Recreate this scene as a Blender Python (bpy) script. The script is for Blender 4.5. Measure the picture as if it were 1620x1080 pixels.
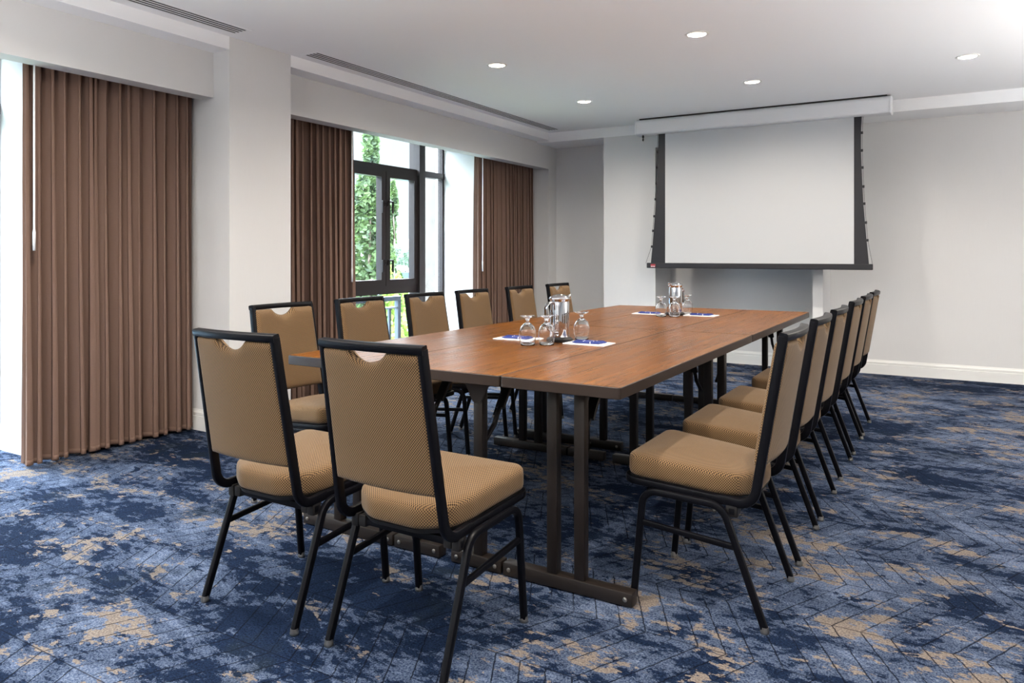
import bpy, bmesh, math, random
from math import sin, cos, pi, radians, sqrt, atan2
from mathutils import Vector, Matrix
for _o in list(bpy.data.objects):
    bpy.data.objects.remove(_o)
S = bpy.context.scene
C = S.collection
rnd = random.Random(7)

# ------------------------------------------------------------------ camera
# World: X to the right along the screen wall, Y towards the screen wall, Z up.
cam_d = bpy.data.cameras.new('camera')
cam = bpy.data.objects.new('camera', cam_d); C.objects.link(cam)
cam_d.sensor_width = 36.0
cam_d.sensor_fit = 'HORIZONTAL'
cam_d.lens = 36.0 * 1168.0 / 1620.0
cam_d.shift_y = -(540.0 - 403.0) / 1620.0
cam_d.clip_start = 0.05
cam_d.clip_end = 3000
cam.location = (0, 0, 1.177)
cam.rotation_euler = (pi / 2, 0, math.atan2(1507 - 810, 1168))
S.camera = cam

# ------------------------------------------------------------------ view, world, sun
S.view_settings.view_transform = 'Standard'
S.view_settings.look = 'None'
S.view_settings.gamma = 1
S.view_settings.use_curve_mapping = False
S.view_settings.exposure = 0.9
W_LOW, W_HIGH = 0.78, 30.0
LAMP_W = 11.5
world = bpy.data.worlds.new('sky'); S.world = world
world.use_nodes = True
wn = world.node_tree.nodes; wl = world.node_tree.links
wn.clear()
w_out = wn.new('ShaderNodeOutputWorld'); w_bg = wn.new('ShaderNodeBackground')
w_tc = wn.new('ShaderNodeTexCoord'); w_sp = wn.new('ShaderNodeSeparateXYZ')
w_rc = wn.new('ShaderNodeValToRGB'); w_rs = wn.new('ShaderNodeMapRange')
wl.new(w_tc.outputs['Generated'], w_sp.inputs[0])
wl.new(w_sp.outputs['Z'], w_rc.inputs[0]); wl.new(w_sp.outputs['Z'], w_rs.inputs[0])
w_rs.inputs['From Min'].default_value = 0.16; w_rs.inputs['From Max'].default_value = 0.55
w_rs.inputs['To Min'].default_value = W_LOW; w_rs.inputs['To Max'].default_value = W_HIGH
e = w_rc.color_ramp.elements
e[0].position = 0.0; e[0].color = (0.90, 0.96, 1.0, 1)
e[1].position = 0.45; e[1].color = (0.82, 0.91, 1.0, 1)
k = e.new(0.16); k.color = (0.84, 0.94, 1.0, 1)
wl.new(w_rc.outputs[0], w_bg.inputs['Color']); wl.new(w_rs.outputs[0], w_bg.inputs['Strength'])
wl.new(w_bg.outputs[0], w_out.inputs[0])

sun_d = bpy.data.lights.new('sun', 'SUN'); sun_d.energy = 1.9; sun_d.angle = radians(0.6)
sun_d.color = (1.0, 0.95, 0.86)
sun = bpy.data.objects.new('sun', sun_d); C.objects.link(sun)
sun.rotation_euler = Vector((0.75, 0.55, 1.0)).to_track_quat('Z', 'Y').to_euler()

# sky portals in the three window openings
def portal(y0, y1, z0=0.02, z1=2.48, x=-5.12):
    d = bpy.data.lights.new('sky_portal', 'AREA'); d.shape = 'RECTANGLE'
    d.size = y1 - y0; d.size_y = z1 - z0
    d.cycles.is_portal = True
    o = bpy.data.objects.new('sky_portal', d); C.objects.link(o)
    o.location = (x, (y0 + y1) / 2, (z0 + z1) / 2)
    o.rotation_euler = (pi / 2, 0, -pi / 2)
for a_, b_ in ((4.83, 6.83), (0.24, 2.26), (-4.30, -2.30)):
    portal(a_, b_)

# ------------------------------------------------------------------ helpers
def link(o, parent=None):
    C.objects.link(o)
    if parent: o.parent = parent
    return o
def boxuv(bm, plane=None):
    uv = bm.loops.layers.uv.new('UVMap')
    bmesh.ops.recalc_face_normals(bm, faces=bm.faces)
    for f in bm.faces:
        n = f.normal
        for l in f.loops:
            c = l.vert.co
            if plane == 'xz': l[uv].uv = (c.x, c.z + (0.3 * c.y if abs(n.x) > 0.8 else 0))
            elif abs(n.z) > 0.55: l[uv].uv = (c.x, c.y)
            elif abs(n.x) > abs(n.y): l[uv].uv = (c.y, c.z)
            else: l[uv].uv = (c.x, c.z)
def obj(name, bm, mat, parent=None, smooth=False, ang=None):
    me = bpy.data.meshes.new(name)
    bmesh.ops.recalc_face_normals(bm, faces=bm.faces)
    if ang is not None:
        smooth = True
        lim = radians(ang)
        for ed in bm.edges:
            if len(ed.link_faces) == 2:
                if ed.calc_face_angle(0) > lim: ed.smooth = False
            else: ed.smooth = False
    for f in bm.faces: f.smooth = smooth
    bm.to_mesh(me); bm.free()
    for m in (mat if isinstance(mat, (list, tuple)) else [mat]): me.materials.append(m)
    return link(bpy.data.objects.new(name, me), parent)
def thing(name, label, cat, loc=(0, 0, 0), rz=0, group=None):
    o = bpy.data.objects.new(name, None); o.empty_display_size = 0.1
    link(o); o.location = loc; o.rotation_euler = (0, 0, rz)
    return tag(o, label, cat, group)
def tag(o, label, cat, group=None, kind=None):
    o['label'] = label; o['category'] = cat
    if group: o['group'] = group
    if kind: o['kind'] = kind
    return o
def struct(name, bm, mat, ang=None):
    o = obj(name, bm, mat, ang=ang); o['kind'] = 'structure'; return o
def copy_tree(o, parent=None):
    c = o.copy(); C.objects.link(c); c.parent = parent
    for ch in o.children: copy_tree(ch, c)
    return c
def B(): return bmesh.new()
def box(bm, x0, x1, y0, y1, z0, z1, bev=0, seg=2):
    vs = [bm.verts.new(p) for p in ((x0,y0,z0),(x1,y0,z0),(x1,y1,z0),(x0,y1,z0),(x0,y0,z1),(x1,y0,z1),(x1,y1,z1),(x0,y1,z1))]
    fs = [bm.faces.new([vs[i] for i in q]) for q in ((0,3,2,1),(4,5,6,7),(0,1,5,4),(1,2,6,5),(2,3,7,6),(3,0,4,7))]
    if bev:
        es = set()
        for f in fs: es.update(f.edges)
        bmesh.ops.bevel(bm, geom=list(es), offset=bev, segments=seg, profile=0.5, affect='EDGES')
    return bm
def xf(bm, M, start=0):
    bm.verts.ensure_lookup_table()
    for v in list(bm.verts)[start:]: v.co = M @ v.co
def rsec(w, d, r, n=3):
    """rounded rectangle section, list of (a, b)"""
    out = []
    for cx, cy, a0 in ((w/2-r, d/2-r, 0), (-w/2+r, d/2-r, 90), (-w/2+r, -d/2+r, 180), (w/2-r, -d/2+r, 270)):
        for i in range(n + 1):
            a = radians(a0 + 90 * i / n); out.append((cx + r*cos(a), cy + r*sin(a)))
    return out
def csec(r, n=10): return [(r*cos(2*pi*i/n), r*sin(2*pi*i/n)) for i in range(n)]
def sweep(bm, pts, sec, side, cap=True):
    """sweep a section along a polyline; 'side' is the fixed first axis of the section"""
    pts = [Vector(p) for p in pts]; side = Vector(side).normalized(); rings = []
    for i, p in enumerate(pts):
        t0 = (pts[i] - pts[i-1]).normalized() if i else None
        t1 = (pts[i+1] - pts[i]).normalized() if i < len(pts)-1 else None
        t = (t0 + t1).normalized() if (t0 and t1) else (t0 or t1)
        k = 1.0
        if t0 and t1: k = 1.0 / max(0.5, t.dot(t1))
        s = (side - t * side.dot(t)).normalized(); u = t.cross(s)
        # mitre: stretch along the bend direction
        rings.append([bm.verts.new(p + s*a + u*b*k) for a, b in sec])
    n = len(sec)
    for r0, r1 in zip(rings, rings[1:]):
        for i in range(n):
            bm.faces.new((r0[i], r0[(i+1) % n], r1[(i+1) % n], r1[i]))
    if cap: bm.faces.new(rings[0][::-1]); bm.faces.new(rings[-1])
    return bm
def fillet(pts, rad, seg=6):
    pts = [Vector(p) for p in pts]; out = [pts[0]]
    for i in range(1, len(pts)-1):
        r = rad[i-1] if isinstance(rad, (list, tuple)) else rad
        a, b, c = pts[i-1], pts[i], pts[i+1]
        u = (a-b).normalized(); v = (c-b).normalized()
        th = u.angle(v) / 2; d = r / math.tan(th)
        p0, p1 = b + u*d, b + v*d
        cen = b + (u+v).normalized() * (r / sin(th))
        for k in range(seg+1):
            q = p0.lerp(p1, k/seg); out.append(cen + (q-cen).normalized()*r)
    out.append(pts[-1]); return out
def lathe(bm, prof, n=24, cen=(0, 0), close=False):
    rings = []
    for r, z in prof:
        if r < 1e-6: rings.append([bm.verts.new((cen[0], cen[1], z))])
        else: rings.append([bm.verts.new((cen[0]+r*cos(2*pi*i/n), cen[1]+r*sin(2*pi*i/n), z)) for i in range(n)])
    if close: rings.append(rings[0])
    for a, b in zip(rings, rings[1:]):
        for i in range(n):
            j = (i+1) % n
            if len(a) == 1 and len(b) == 1: continue
            if len(a) == 1: bm.faces.new((a[0], b[j], b[i]))
            elif len(b) == 1: bm.faces.new((a[i], a[j], b[0]))
            else: bm.faces.new((a[i], a[j], b[j], b[i]))
    return bm
def loft(bm, rings, cap0=True, cap1=True):
    R = [[bm.verts.new(p) for p in r] for r in rings]; n = len(R[0])
    for a, b in zip(R, R[1:]):
        for i in range(n): bm.faces.new((a[i], a[(i+1) % n], b[(i+1) % n], b[i]))
    if cap0: bm.faces.new(R[0][::-1])
    if cap1: bm.faces.new(R[-1])
    return bm
def inset_poly(pts, d):
    """offset a closed 2D polygon inwards (ccw) by d"""
    n = len(pts); out = []
    for i in range(n):
        p0, p1, p2 = Vector(pts[i-1]), Vector(pts[i]), Vector(pts[(i+1) % n])
        e0 = (p1-p0).normalized(); e1 = (p2-p1).normalized()
        n0 = Vector((-e0.y, e0.x)); n1 = Vector((-e1.y, e1.x))
        m = (n0+n1)
        if m.length < 1e-6: m = n0
        m.normalize(); k = min(1.6, 1/max(0.3, m.dot(n0)))
        q = p1 + m*d*k; out.append((q.x, q.y))
    return out
def rpoly(pts, rad, seg=5):
    """closed 2D polygon with rounded corners"""
    n = len(pts); out = []
    for i in range(n):
        r = rad[i] if isinstance(rad, (list, tuple)) else rad
        a, b, c = Vector(pts[i-1]), Vector(pts[i]), Vector(pts[(i+1) % n])
        if r <= 0: out.append((b.x, b.y)); continue
        u = (a-b).normalized(); v = (c-b).normalized()
        th = u.angle(v)/2; d = r/math.tan(th)
        p0, p1 = b+u*d, b+v*d; cen = b+(u+v).normalized()*(r/sin(th))
        for k in range(seg+1):
            q = p0.lerp(p1, k/seg); q = cen+(q-cen).normalized()*r; out.append((q.x, q.y))
    return out

# ------------------------------------------------------------------ materials
def mat(name, col=(0.8, 0.8, 0.8), rough=0.5, metal=0.0, spec=0.5, **kw):
    m = bpy.data.materials.new(name); m.use_nodes = True
    p = m.node_tree.nodes['Principled BSDF']
    p.inputs['Base Color'].default_value = (*col, 1)
    p.inputs['Roughness'].default_value = rough
    p.inputs['Metallic'].default_value = metal
    p.inputs['Specular IOR Level'].default_value = spec
    for k_, v_ in kw.items(): p.inputs[k_].default_value = v_
    return m
class NT:
    def __init__(s, m):
        s.t = m.node_tree; s.n = s.t.nodes; s.l = s.t.links; s.p = s.n['Principled BSDF']
    def new(s, ty, **kw):
        o = s.n.new(ty)
        for k_, v_ in kw.items(): setattr(o, k_, v_)
        return o
    def put(s, dst, v):
        if isinstance(v, (int, float)): dst.default_value = v
        elif isinstance(v, tuple):
            dst.default_value = v if len(v) == len(dst.default_value) else (*v, 1)
        else: s.l.new(v, dst)
    def math(s, op, a, b=None, c=None):
        o = s.new('ShaderNodeMath', operation=op)
        s.put(o.inputs[0], a)
        if b is not None: s.put(o.inputs[1], b)
        if c is not None: s.put(o.inputs[2], c)
        return o.outputs[0]
    def obj(s, scale=(1, 1, 1), rot=(0, 0, 0), loc=(0, 0, 0)):
        tc = s.new('ShaderNodeTexCoord'); mp = s.new('ShaderNodeMapping')
        mp.inputs['Scale'].default_value = scale; mp.inputs['Rotation'].default_value = rot
        mp.inputs['Location'].default_value = loc
        s.l.new(tc.outputs['Object'], mp.inputs[0]); return mp.outputs[0]
    def noise(s, vec, scale, detail=3, rough=0.5, dist=0):
        o = s.new('ShaderNodeTexNoise'); s.l.new(vec, o.inputs['Vector'])
        o.inputs['Scale'].default_value = scale; o.inputs['Detail'].default_value = detail
        o.inputs['Roughness'].default_value = rough; o.inputs['Distortion'].default_value = dist
        return o.outputs['Fac']
    def ramp(s, fac, stops, mode='LINEAR'):
        o = s.new('ShaderNodeValToRGB'); s.l.new(fac, o.inputs[0]); cr = o.color_ramp
        cr.interpolation = mode
        while len(cr.elements) < len(stops): cr.elements.new(0.5)
        for el, (p_, c_) in zip(cr.elements, stops): el.position = p_; el.color = (*c_, 1) if len(c_) == 3 else c_
        return o.outputs[0]
    def mix(s, fac, a, b, mode='MIX'):
        o = s.new('ShaderNodeMix', data_type='RGBA', blend_type=mode)
        s.put(o.inputs['Factor'], fac); s.put(o.inputs['A'], a); s.put(o.inputs['B'], b)
        return o.outputs['Result']
    def bump(s, h, strength=0.2, dist=0.002):
        o = s.new('ShaderNodeBump'); s.l.new(h, o.inputs['Height'])
        o.inputs['Strength'].default_value = strength; o.inputs['Distance'].default_value = dist
        s.l.new(o.outputs[0], s.p.inputs['Normal'])
    def base(s, c): s.l.new(c, s.p.inputs['Base Color'])
def srgb(r, g, b):
    f = lambda v: (v/255/12.92) if v/255 <= 0.04045 else ((v/255+0.055)/1.055)**2.4
    return (f(r), f(g), f(b))

M = {}
# wall covering: warm white with a fine vertical weave
M['wall'] = mat('wall_paint', (0.74, 0.725, 0.71), 0.75, spec=0.2)
t = NT(M['wall']); v = t.obj((900, 900, 60)); n_ = t.noise(v, 1.0, 2); t.bump(n_, 0.12, 0.001)
t.base(t.mix(t.noise(t.obj((300, 300, 6)), 1.0, 2), (0.70, 0.69, 0.68, 1), (0.665, 0.655, 0.645, 1)))
M['ceiling'] = mat('ceiling_paint', (0.92, 0.92, 0.925), 0.9, spec=0.1)
M['valance'] = mat('valance_paint', (0.66, 0.65, 0.64), 0.8, spec=0.15)
M['trim'] = mat('trim_paint', (0.80, 0.79, 0.76), 0.4, spec=0.4)
# carpet: broadloom tiles of blue, grey and sand blotches under fine dark chevron lines
M['carpet'] = mat('patterned_carpet', (0.1, 0.15, 0.3), 1.0, spec=0.05)
t = NT(M['carpet'])
pos = t.obj()
def streak(scale, sx, sy, rot, loc=(0, 0, 0), det=4, rough=0.6, dist=0.4):
    return t.noise(t.obj((sx, sy, 1), (0, 0, rot), loc), scale, det, rough, dist)
big = streak(1.1, 0.8, 1.0, 0.5, (3.1, 0.4, 0), 2, 0.5, 0.2)
mid = streak(4.4, 0.75, 1.25, 0.4, (1.0, 2.0, 0), 4, 0.62, 0.4)
fine = streak(20.0, 0.7, 1.3, 0.4, (5.0, 1.0, 0), 4, 0.72, 0.3)
speck = t.noise(pos, 230.0, 2, 0.8)
s1 = t.math('ADD', t.math('MULTIPLY', big, 0.30), t.math('MULTIPLY', mid, 0.38))
s1 = t.math('ADD', s1, t.math('MULTIPLY', fine, 0.32))
s1 = t.math('ADD', s1, t.math('MULTIPLY', t.math('SUBTRACT', speck, 0.5), 0.10))
K_ = 0.335
def cs(r_, g_, b_): return tuple(K_ * v_ for v_ in srgb(r_, g_, b_))
spk = t.ramp(t.math('ADD', t.math('MULTIPLY', t.noise(pos, 150.0, 2, 0.7), 0.7), t.math('MULTIPLY', t.noise(pos, 420.0, 1, 0.5), 0.3)), [(0.40, (0, 0, 0)), (0.60, (1, 1, 1))])
grey = t.mix(spk, cs(46, 66, 106) + (1,), cs(140, 156, 184) + (1,))
pale = t.mix(spk, cs(88, 112, 156) + (1,), cs(176, 190, 216) + (1,))
navy = t.mix(spk, cs(24, 36, 60) + (1,), cs(50, 70, 106) + (1,))
tan = t.mix(spk, cs(150, 136, 128) + (1,), cs(210, 194, 180) + (1,))
base = t.mix(t.ramp(s1, [(0.478, (0, 0, 0)), (0.490, (1, 1, 1))]), navy, grey)
base = t.mix(t.ramp(s1, [(0.535, (0, 0, 0)), (0.555, (1, 1, 1))]), base, pale)
# islands of navy inside the grey, of grey inside the navy
isl = t.math('ADD', t.math('MULTIPLY', streak(9.0, 0.8, 1.2, 0.4, (7.0, 3.0, 0), 4, 0.7, 0.4), 0.8), t.math('MULTIPLY', fine, 0.2))
base = t.mix(t.ramp(isl, [(0.60, (0, 0, 0)), (0.62, (1, 1, 1))]), base, grey)
base = t.mix(t.ramp(isl, [(0.385, (1, 1, 1)), (0.40, (0, 0, 0))]), base, navy)
sand_n = t.math('ADD', t.math('MULTIPLY', streak(4.6, 0.8, 1.2, 0.45, (9.0, 4.0, 0), 4, 0.65, 0.4), 0.6), t.math('MULTIPLY', streak(22.0, 0.7, 1.3, 0.4, (2.0, 7.0, 0), 3, 0.7, 0.2), 0.4))
sand_n = t.math('ADD', sand_n, t.math('MULTIPLY', t.math('SUBTRACT', s1, 0.5), 0.7))
base = t.mix(t.ramp(sand_n, [(0.565, (0, 0, 0)), (0.578, (1, 1, 1))]), base, tan)
green_f = t.ramp(t.noise(t.obj((1, 1, 1), (0, 0, 0), (4, 4, 0)), 2.3, 4, 0.6), [(0.60, (0, 0, 0)), (0.70, (0.45, 0.45, 0.45))])
base = t.mix(green_f, base, cs(52, 62, 66) + (1,))
# chevron lines: bands 0.342 m deep, lines every 0.083 m
sep = t.new('ShaderNodeSeparateXYZ'); t.l.new(pos, sep.inputs[0])
X_, Y_ = sep.outputs['X'], sep.outputs['Y']
wob = t.math('MULTIPLY', t.math('SUBTRACT', t.noise(pos, 40.0, 2), 0.5), 0.010)
yy = t.math('ADD', t.math('DIVIDE', t.math('SUBTRACT', Y_, 2.535), 0.342), 100.0)
tri = t.math('PINGPONG', yy, 1.0)
xx = t.math('ADD', t.math('DIVIDE', t.math('ADD', t.math('SUBTRACT', X_, t.math('MULTIPLY', tri, 0.17)), wob), 0.083), 500.0)
fr = t.math('FRACT', xx)
line = t.math('LESS_THAN', fr, 0.062)
fy = t.math('FRACT', yy)
seam = t.math('LESS_THAN', t.math('ADD', fy, wob), 0.013)
brk = t.ramp(t.noise(t.obj((1, 1, 1)), 6.0, 3), [(0.36, (0.25, 0.25, 0.25)), (0.46, (1, 1, 1))])
lines = t.math('MULTIPLY', t.math('MAXIMUM', t.math('MULTIPLY', line, brk), t.math('MULTIPLY', seam, 0.8)), 0.85)
base = t.mix(lines, base, cs(22, 28, 46) + (1,))
t.base(base)
t.bump(speck, 0.5, 0.004)
# oak-look laminate
M['wood'] = mat('table_laminate', (0.4, 0.2, 0.08), 0.3, spec=0.09)
t = NT(M['wood'])
v1 = t.obj((11.0, 0.7, 1)); g1 = t.noise(v1, 1.6, 6, 0.6, 1.0)
v2 = t.obj((140, 3.0, 1)); g2 = t.noise(v2, 1.0, 3, 0.7, 0.3)
g = t.math('ADD', t.math('MULTIPLY', g1, 0.65), t.math('MULTIPLY', g2, 0.35))
t.base(t.ramp(g, [(0.30, srgb(70, 39, 9)), (0.44, srgb(100, 58, 15)), (0.54, srgb(113, 67, 18)), (0.68, srgb(130, 80, 26))]))
t.l.new(t.ramp(g2, [(0.3, (0.25, 0.25, 0.25)), (0.7, (0.33, 0.33, 0.33))]), t.p.inputs['Roughness'])
M['edge'] = mat('table_edge_band', srgb(44, 34, 28), 0.45, spec=0.35)
M['tleg'] = mat('table_leg_paint', srgb(34, 27, 23), 0.42, metal=0.2, spec=0.5)
M['tdark'] = mat('table_brace_paint', srgb(34, 30, 30), 0.35, metal=0.4)
M['chrome'] = mat('polished_steel', (0.62, 0.62, 0.64), 0.05, metal=1.0)
M['chrome2'] = mat('bolt_steel', (0.34, 0.32, 0.29), 0.38, metal=1.0)
M['black'] = mat('chair_frame_paint', (0.0025, 0.0025, 0.004), 0.38, spec=0.14)
M['rubber'] = mat('dark_plastic', (0.012, 0.011, 0.011), 0.5, spec=0.25)
# chair fabric: diagonal woven dots of tan over brown
M['fabric'] = mat('woven_chair_fabric', (0.5, 0.38, 0.25), 0.85, spec=0.15)
t = NT(M['fabric'])
tc_ = t.new('ShaderNodeTexCoord'); sep = t.new('ShaderNodeSeparateXYZ'); t.l.new(tc_.outputs['UV'], sep.inputs[0])
K = 2*pi/0.0088
a = t.math('SINE', t.math('MULTIPLY', sep.outputs[0], K * 1.15))
b = t.math('SINE', t.math('MULTIPLY', sep.outputs[1], K))
w = t.math('MULTIPLY', a, b)
t.base(t.ramp(t.math('ADD', t.math('MULTIPLY', w, 0.5), 0.5), [(0.30, srgb(46, 34, 24)), (0.62, srgb(132, 104, 72))]))
t.bump(w, 0.3, 0.0012)
t.p.inputs['Sheen Weight'].default_value = 0.1
# curtains: brown-rose cloth that lets a little light through
M['curtain'] = mat('curtain_cloth', srgb(138, 108, 96), 0.9, spec=0.1)
t = NT(M['curtain'])
cc = t.mix(t.noise(t.obj((400, 400, 400)), 1.0, 2), srgb(122, 98, 87) + (1,), srgb(142, 116, 103) + (1,))
t.base(cc)
tr = t.new('ShaderNodeBsdfTranslucent'); t.l.new(cc, tr.inputs[0])
ms = t.new('ShaderNodeMixShader'); ms.inputs[0].default_value = 0.22
t.l.new(t.p.outputs[0], ms.inputs[1]); t.l.new(tr.outputs[0], ms.inputs[2])
t.l.new(ms.outputs[0], t.n['Material Output'].inputs[0])
M['wand'] = mat('clear_wand', (0.9, 0.9, 0.92), 0.2)
M['winframe'] = mat('bronze_window_frame', srgb(52, 46, 46), 0.35, metal=0.3)
def glassmat(name, col=(1, 1, 1), ior=1.45, thin=False):
    m = bpy.data.materials.new(name); m.use_nodes = True; n = m.node_tree.nodes; n.clear()
    o = n.new('ShaderNodeOutputMaterial')
    if thin:
        g = n.new('ShaderNodeBsdfTransparent'); g.inputs[0].default_value = (*col, 1)
        h = n.new('ShaderNodeBsdfGlossy'); h.inputs['Roughness'].default_value = 0.0
        lw = n.new('ShaderNodeLayerWeight'); lw.inputs['Blend'].default_value = 0.5
        pw = n.new('ShaderNodeMath'); pw.operation = 'POWER'; pw.inputs[1].default_value = 5.0
        fz = n.new('ShaderNodeMath'); fz.operation = 'MULTIPLY_ADD'; fz.inputs[1].default_value = 0.5; fz.inputs[2].default_value = 0.035
        mx = n.new('ShaderNodeMixShader'); L_ = m.node_tree.links
        L_.new(lw.outputs['Facing'], pw.inputs[0]); L_.new(pw.outputs[0], fz.inputs[0]); L_.new(fz.outputs[0], mx.inputs[0])
        m.node_tree.links.new(g.outputs[0], mx.inputs[1]); m.node_tree.links.new(h.outputs[0], mx.inputs[2])
        m.node_tree.links.new(mx.outputs[0], o.inputs[0])
    else:
        g = n.new('ShaderNodeBsdfGlass'); g.inputs[0].default_value = (*col, 1)
        g.inputs['IOR'].default_value = ior; g.inputs['Roughness'].default_value = 0.0
        m.node_tree.links.new(g.outputs[0], o.inputs[0])
    return m
M['pane'] = glassmat('window_glass', (0.93, 0.96, 0.97), thin=True)
M['glass'] = glassmat('drinking_glass')
M['screen'] = mat('screen_cloth', (0.54, 0.55, 0.56), 0.7, spec=0.15)
M['housing'] = mat('white_housing', (0.74, 0.74, 0.75), 0.35)
M['sblack'] = mat('screen_black', (0.012, 0.012, 0.016), 0.55)
M['red'] = mat('red_badge', srgb(170, 60, 66), 0.5)
M['white'] = mat('white_print', (0.82, 0.8, 0.8), 0.5)
M['paper'] = mat('note_paper', (0.88, 0.87, 0.88), 0.7)
M['blue'] = mat('blue_plastic', srgb(18, 42, 120), 0.35)
M['grille'] = mat('vent_black', (0.01, 0.01, 0.01), 0.6)
M['can'] = mat('lamp_reflector', (0.75, 0.72, 0.68), 0.15, metal=1.0)
M['lens'] = mat('lamp_lens', (0.9, 0.9, 0.9), 0.3)
_p = M['lens'].node_tree.nodes['Principled BSDF']
_p.inputs['Emission Color'].default_value = (1.0, 0.93, 0.82, 1); _p.inputs['Emission Strength'].default_value = 6.0

# ------------------------------------------------------------------ room shell
ZC = 2.60; ZB = 2.49; YB = 8.13; YP = 7.63
XR = 3.3; YR = -4.6
COL = -4.05           # face of the columns
VAL = -4.21           # face of the curtain boxes
SEG = -4.56           # wall behind the curtains
OUT = -5.10           # outer face of the facade
bm = B(); box(bm, -5.12, XR + 0.1, YR - 0.1, YB + 0.1, -0.12, 0)
floor = struct('floor', bm, M['carpet'])

BAYS = [(3.71, 7.93), (-0.93, 3.19), (-4.60, -1.43)]        # bay openings (y0, y1)
WINS = [(4.83, 6.83), (0.24, 2.26), (-4.30, -2.30)]
bm = B()
box(bm, OUT, COL, 3.19, 3.71, 0, ZC + 0.14)
box(bm, OUT, COL, -1.43, -0.93, 0, ZC + 0.14)
for (b0, b1), (w0, w1) in zip(BAYS, WINS):
    box(bm, OUT, SEG, b0, w0, 0, ZC); box(bm, OUT, SEG, w1, b1, 0, ZC)
    box(bm, OUT, SEG, w0, w1, 2.50, ZC)
box(bm, OUT, VAL - 0.004, 7.93, YB + 0.1, 0, ZC)
struct('wall_left', bm, M['wall'])
bm = B()
box(bm, OUT, XR + 0.1, YB, YB + 0.1, 0, ZC + 0.1)
box(bm, -3.356, -2.752, YP, YB, 0, ZB)
box(bm, -1.164, -1.07, YP, YB, 0, ZB)
box(bm, -2.752, -1.164, YP, YB, 2.335, ZB)
struct('wall_back', bm, M['wall'])
bm = B(); box(bm, XR, XR + 0.1, YR, YB, 0, ZC + 0.1); struct('wall_right', bm, M['wall'])
bm = B(); box(bm, OUT, XR + 0.1, YR - 0.1, YR, 0, ZC + 0.1); struct('wall_front', bm, M['wall'])

LX = [-2.935, -1.415, 0.092]
LY = [6.225, 4.697, 1.60]
VENTS = [(-0.45, 3.17), (3.75, 7.48), (-4.2, -1.5)]
# ceiling slab with the lamp holes and the slots of the air grilles cut out
bm = B(); box(bm, COL - 0.0, XR + 0.1, YR - 0.1, YB + 0.1, ZC, ZC + 0.14)
ceil = struct('ceiling', bm, M['ceiling'])
bmc = B()
for x_ in LX:
    for y_ in LY: lathe(bmc, [(0, ZC - 0.02), (0.058, ZC - 0.02), (0.058, ZC + 0.10), (0, ZC + 0.10)], 32, (x_, y_))
for y0, y1 in VENTS: box(bmc, -3.968, -3.832, y0, y1, ZC - 0.02, ZC + 0.06)
cut = obj('cutter', bmc, M['ceiling'])
md = ceil.modifiers.new('b', 'BOOLEAN'); md.object = cut; md.operation = 'DIFFERENCE'; md.solver = 'EXACT'
dg = bpy.context.evaluated_depsgraph_get()
new_me = bpy.data.meshes.new_from_object(ceil.evaluated_get(dg))
ceil.modifiers.clear(); ceil.data = new_me
bpy.data.objects.remove(cut)
# ceiling over the bays, and the beam along the screen wall
bm = B()
for b0, b1 in ((3.71, YB + 0.1), (-0.93, 3.19), (YR - 0.1, -1.43)): box(bm, OUT, COL, b0, b1, 2.515, ZC + 0.14)
struct('ceiling_bulkhead', bm, M['ceiling'])
bm = B(); box(bm, VAL - 0.05, XR, YP, YB, ZB, ZC); struct('ceiling_beam', bm, M['ceiling'])
# curtain boxes
for i, (y0, y1) in enumerate([(3.71, YB), (-0.93, 3.19), (-4.60, -1.43)]):
    bm = B(); box(bm, VAL - 0.13, VAL, y0, y1, 2.218, 2.515); struct('trim_%d' % (i + 1), bm, M['valance'])

# baseboards with a grooved profile
def baseboard(name, segs):
    bm = B()
    prof = [(0, 0), (0.016, 0), (0.016, 0.094), (0.011, 0.098), (0.014, 0.102), (0.014, 0.118), (0.007, 0.128), (0.004, 0.140), (0, 0.140)]
    for (xa, ya), (xb, yb), (nx, ny) in segs:
        n = Vector((nx, ny, 0))
        r = []
        for (px, py) in ((xa, ya), (xb, yb)):
            r.append([bm.verts.new((px + nx*d, py + ny*d, z_)) for d, z_ in prof])
        k = len(prof)
        for j in range(k):
            bm.faces.new((r[0][j], r[0][(j+1) % k], r[1][(j+1) % k], r[1][j]))
        bm.faces.new(r[0]); bm.faces.new(r[1][::-1])
    return struct(name, bm, M['trim'])
e_ = 0.016
baseboard('baseboard_back', [((VAL, YB), (-3.356, YB), (0, -1)), ((-3.356, YB), (-3.356, YP - e_), (-1, 0)), ((-3.356, YP), (-2.752, YP), (0, -1)), ((-2.752, YP - e_), (-2.752, YB), (1, 0)),
    ((-2.752, YB), (-1.164, YB), (0, -1)), ((-1.164, YB), (-1.164, YP - e_), (-1, 0)), ((-1.164 - e_, YP), (-1.07 + e_, YP), (0, -1)), ((-1.07, YP - e_), (-1.07, YB), (1, 0)), ((-1.07, YB), (XR, YB), (0, -1))])
segs = []
for (b0, b1), (w0, w1) in zip(BAYS, WINS):
    segs += [((SEG, b0), (SEG, w0 + e_), (1, 0)), ((SEG, w1 - e_), (SEG, b1), (1, 0)),
             ((-4.98, w0), (SEG + e_, w0), (0, 1)), ((-4.98, w1), (SEG + e_, w1), (0, -1))]
segs += [((SEG, 7.93), (VAL, 7.93), (0, -1)), ((VAL, 7.93), (VAL, YB), (1, 0)), ((SEG, 3.19), (COL + e_, 3.19), (0, -1)), ((COL, 3.19 - e_), (COL, 3.71 + e_), (1, 0)),
         ((SEG, 3.71), (COL + e_, 3.71), (0, 1)), ((SEG, -0.93), (COL + e_, -0.93), (0, 1)), ((COL, -1.43), (COL, -0.93), (1, 0)), ((SEG, -1.43), (COL, -1.43), (0, -1))]
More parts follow.
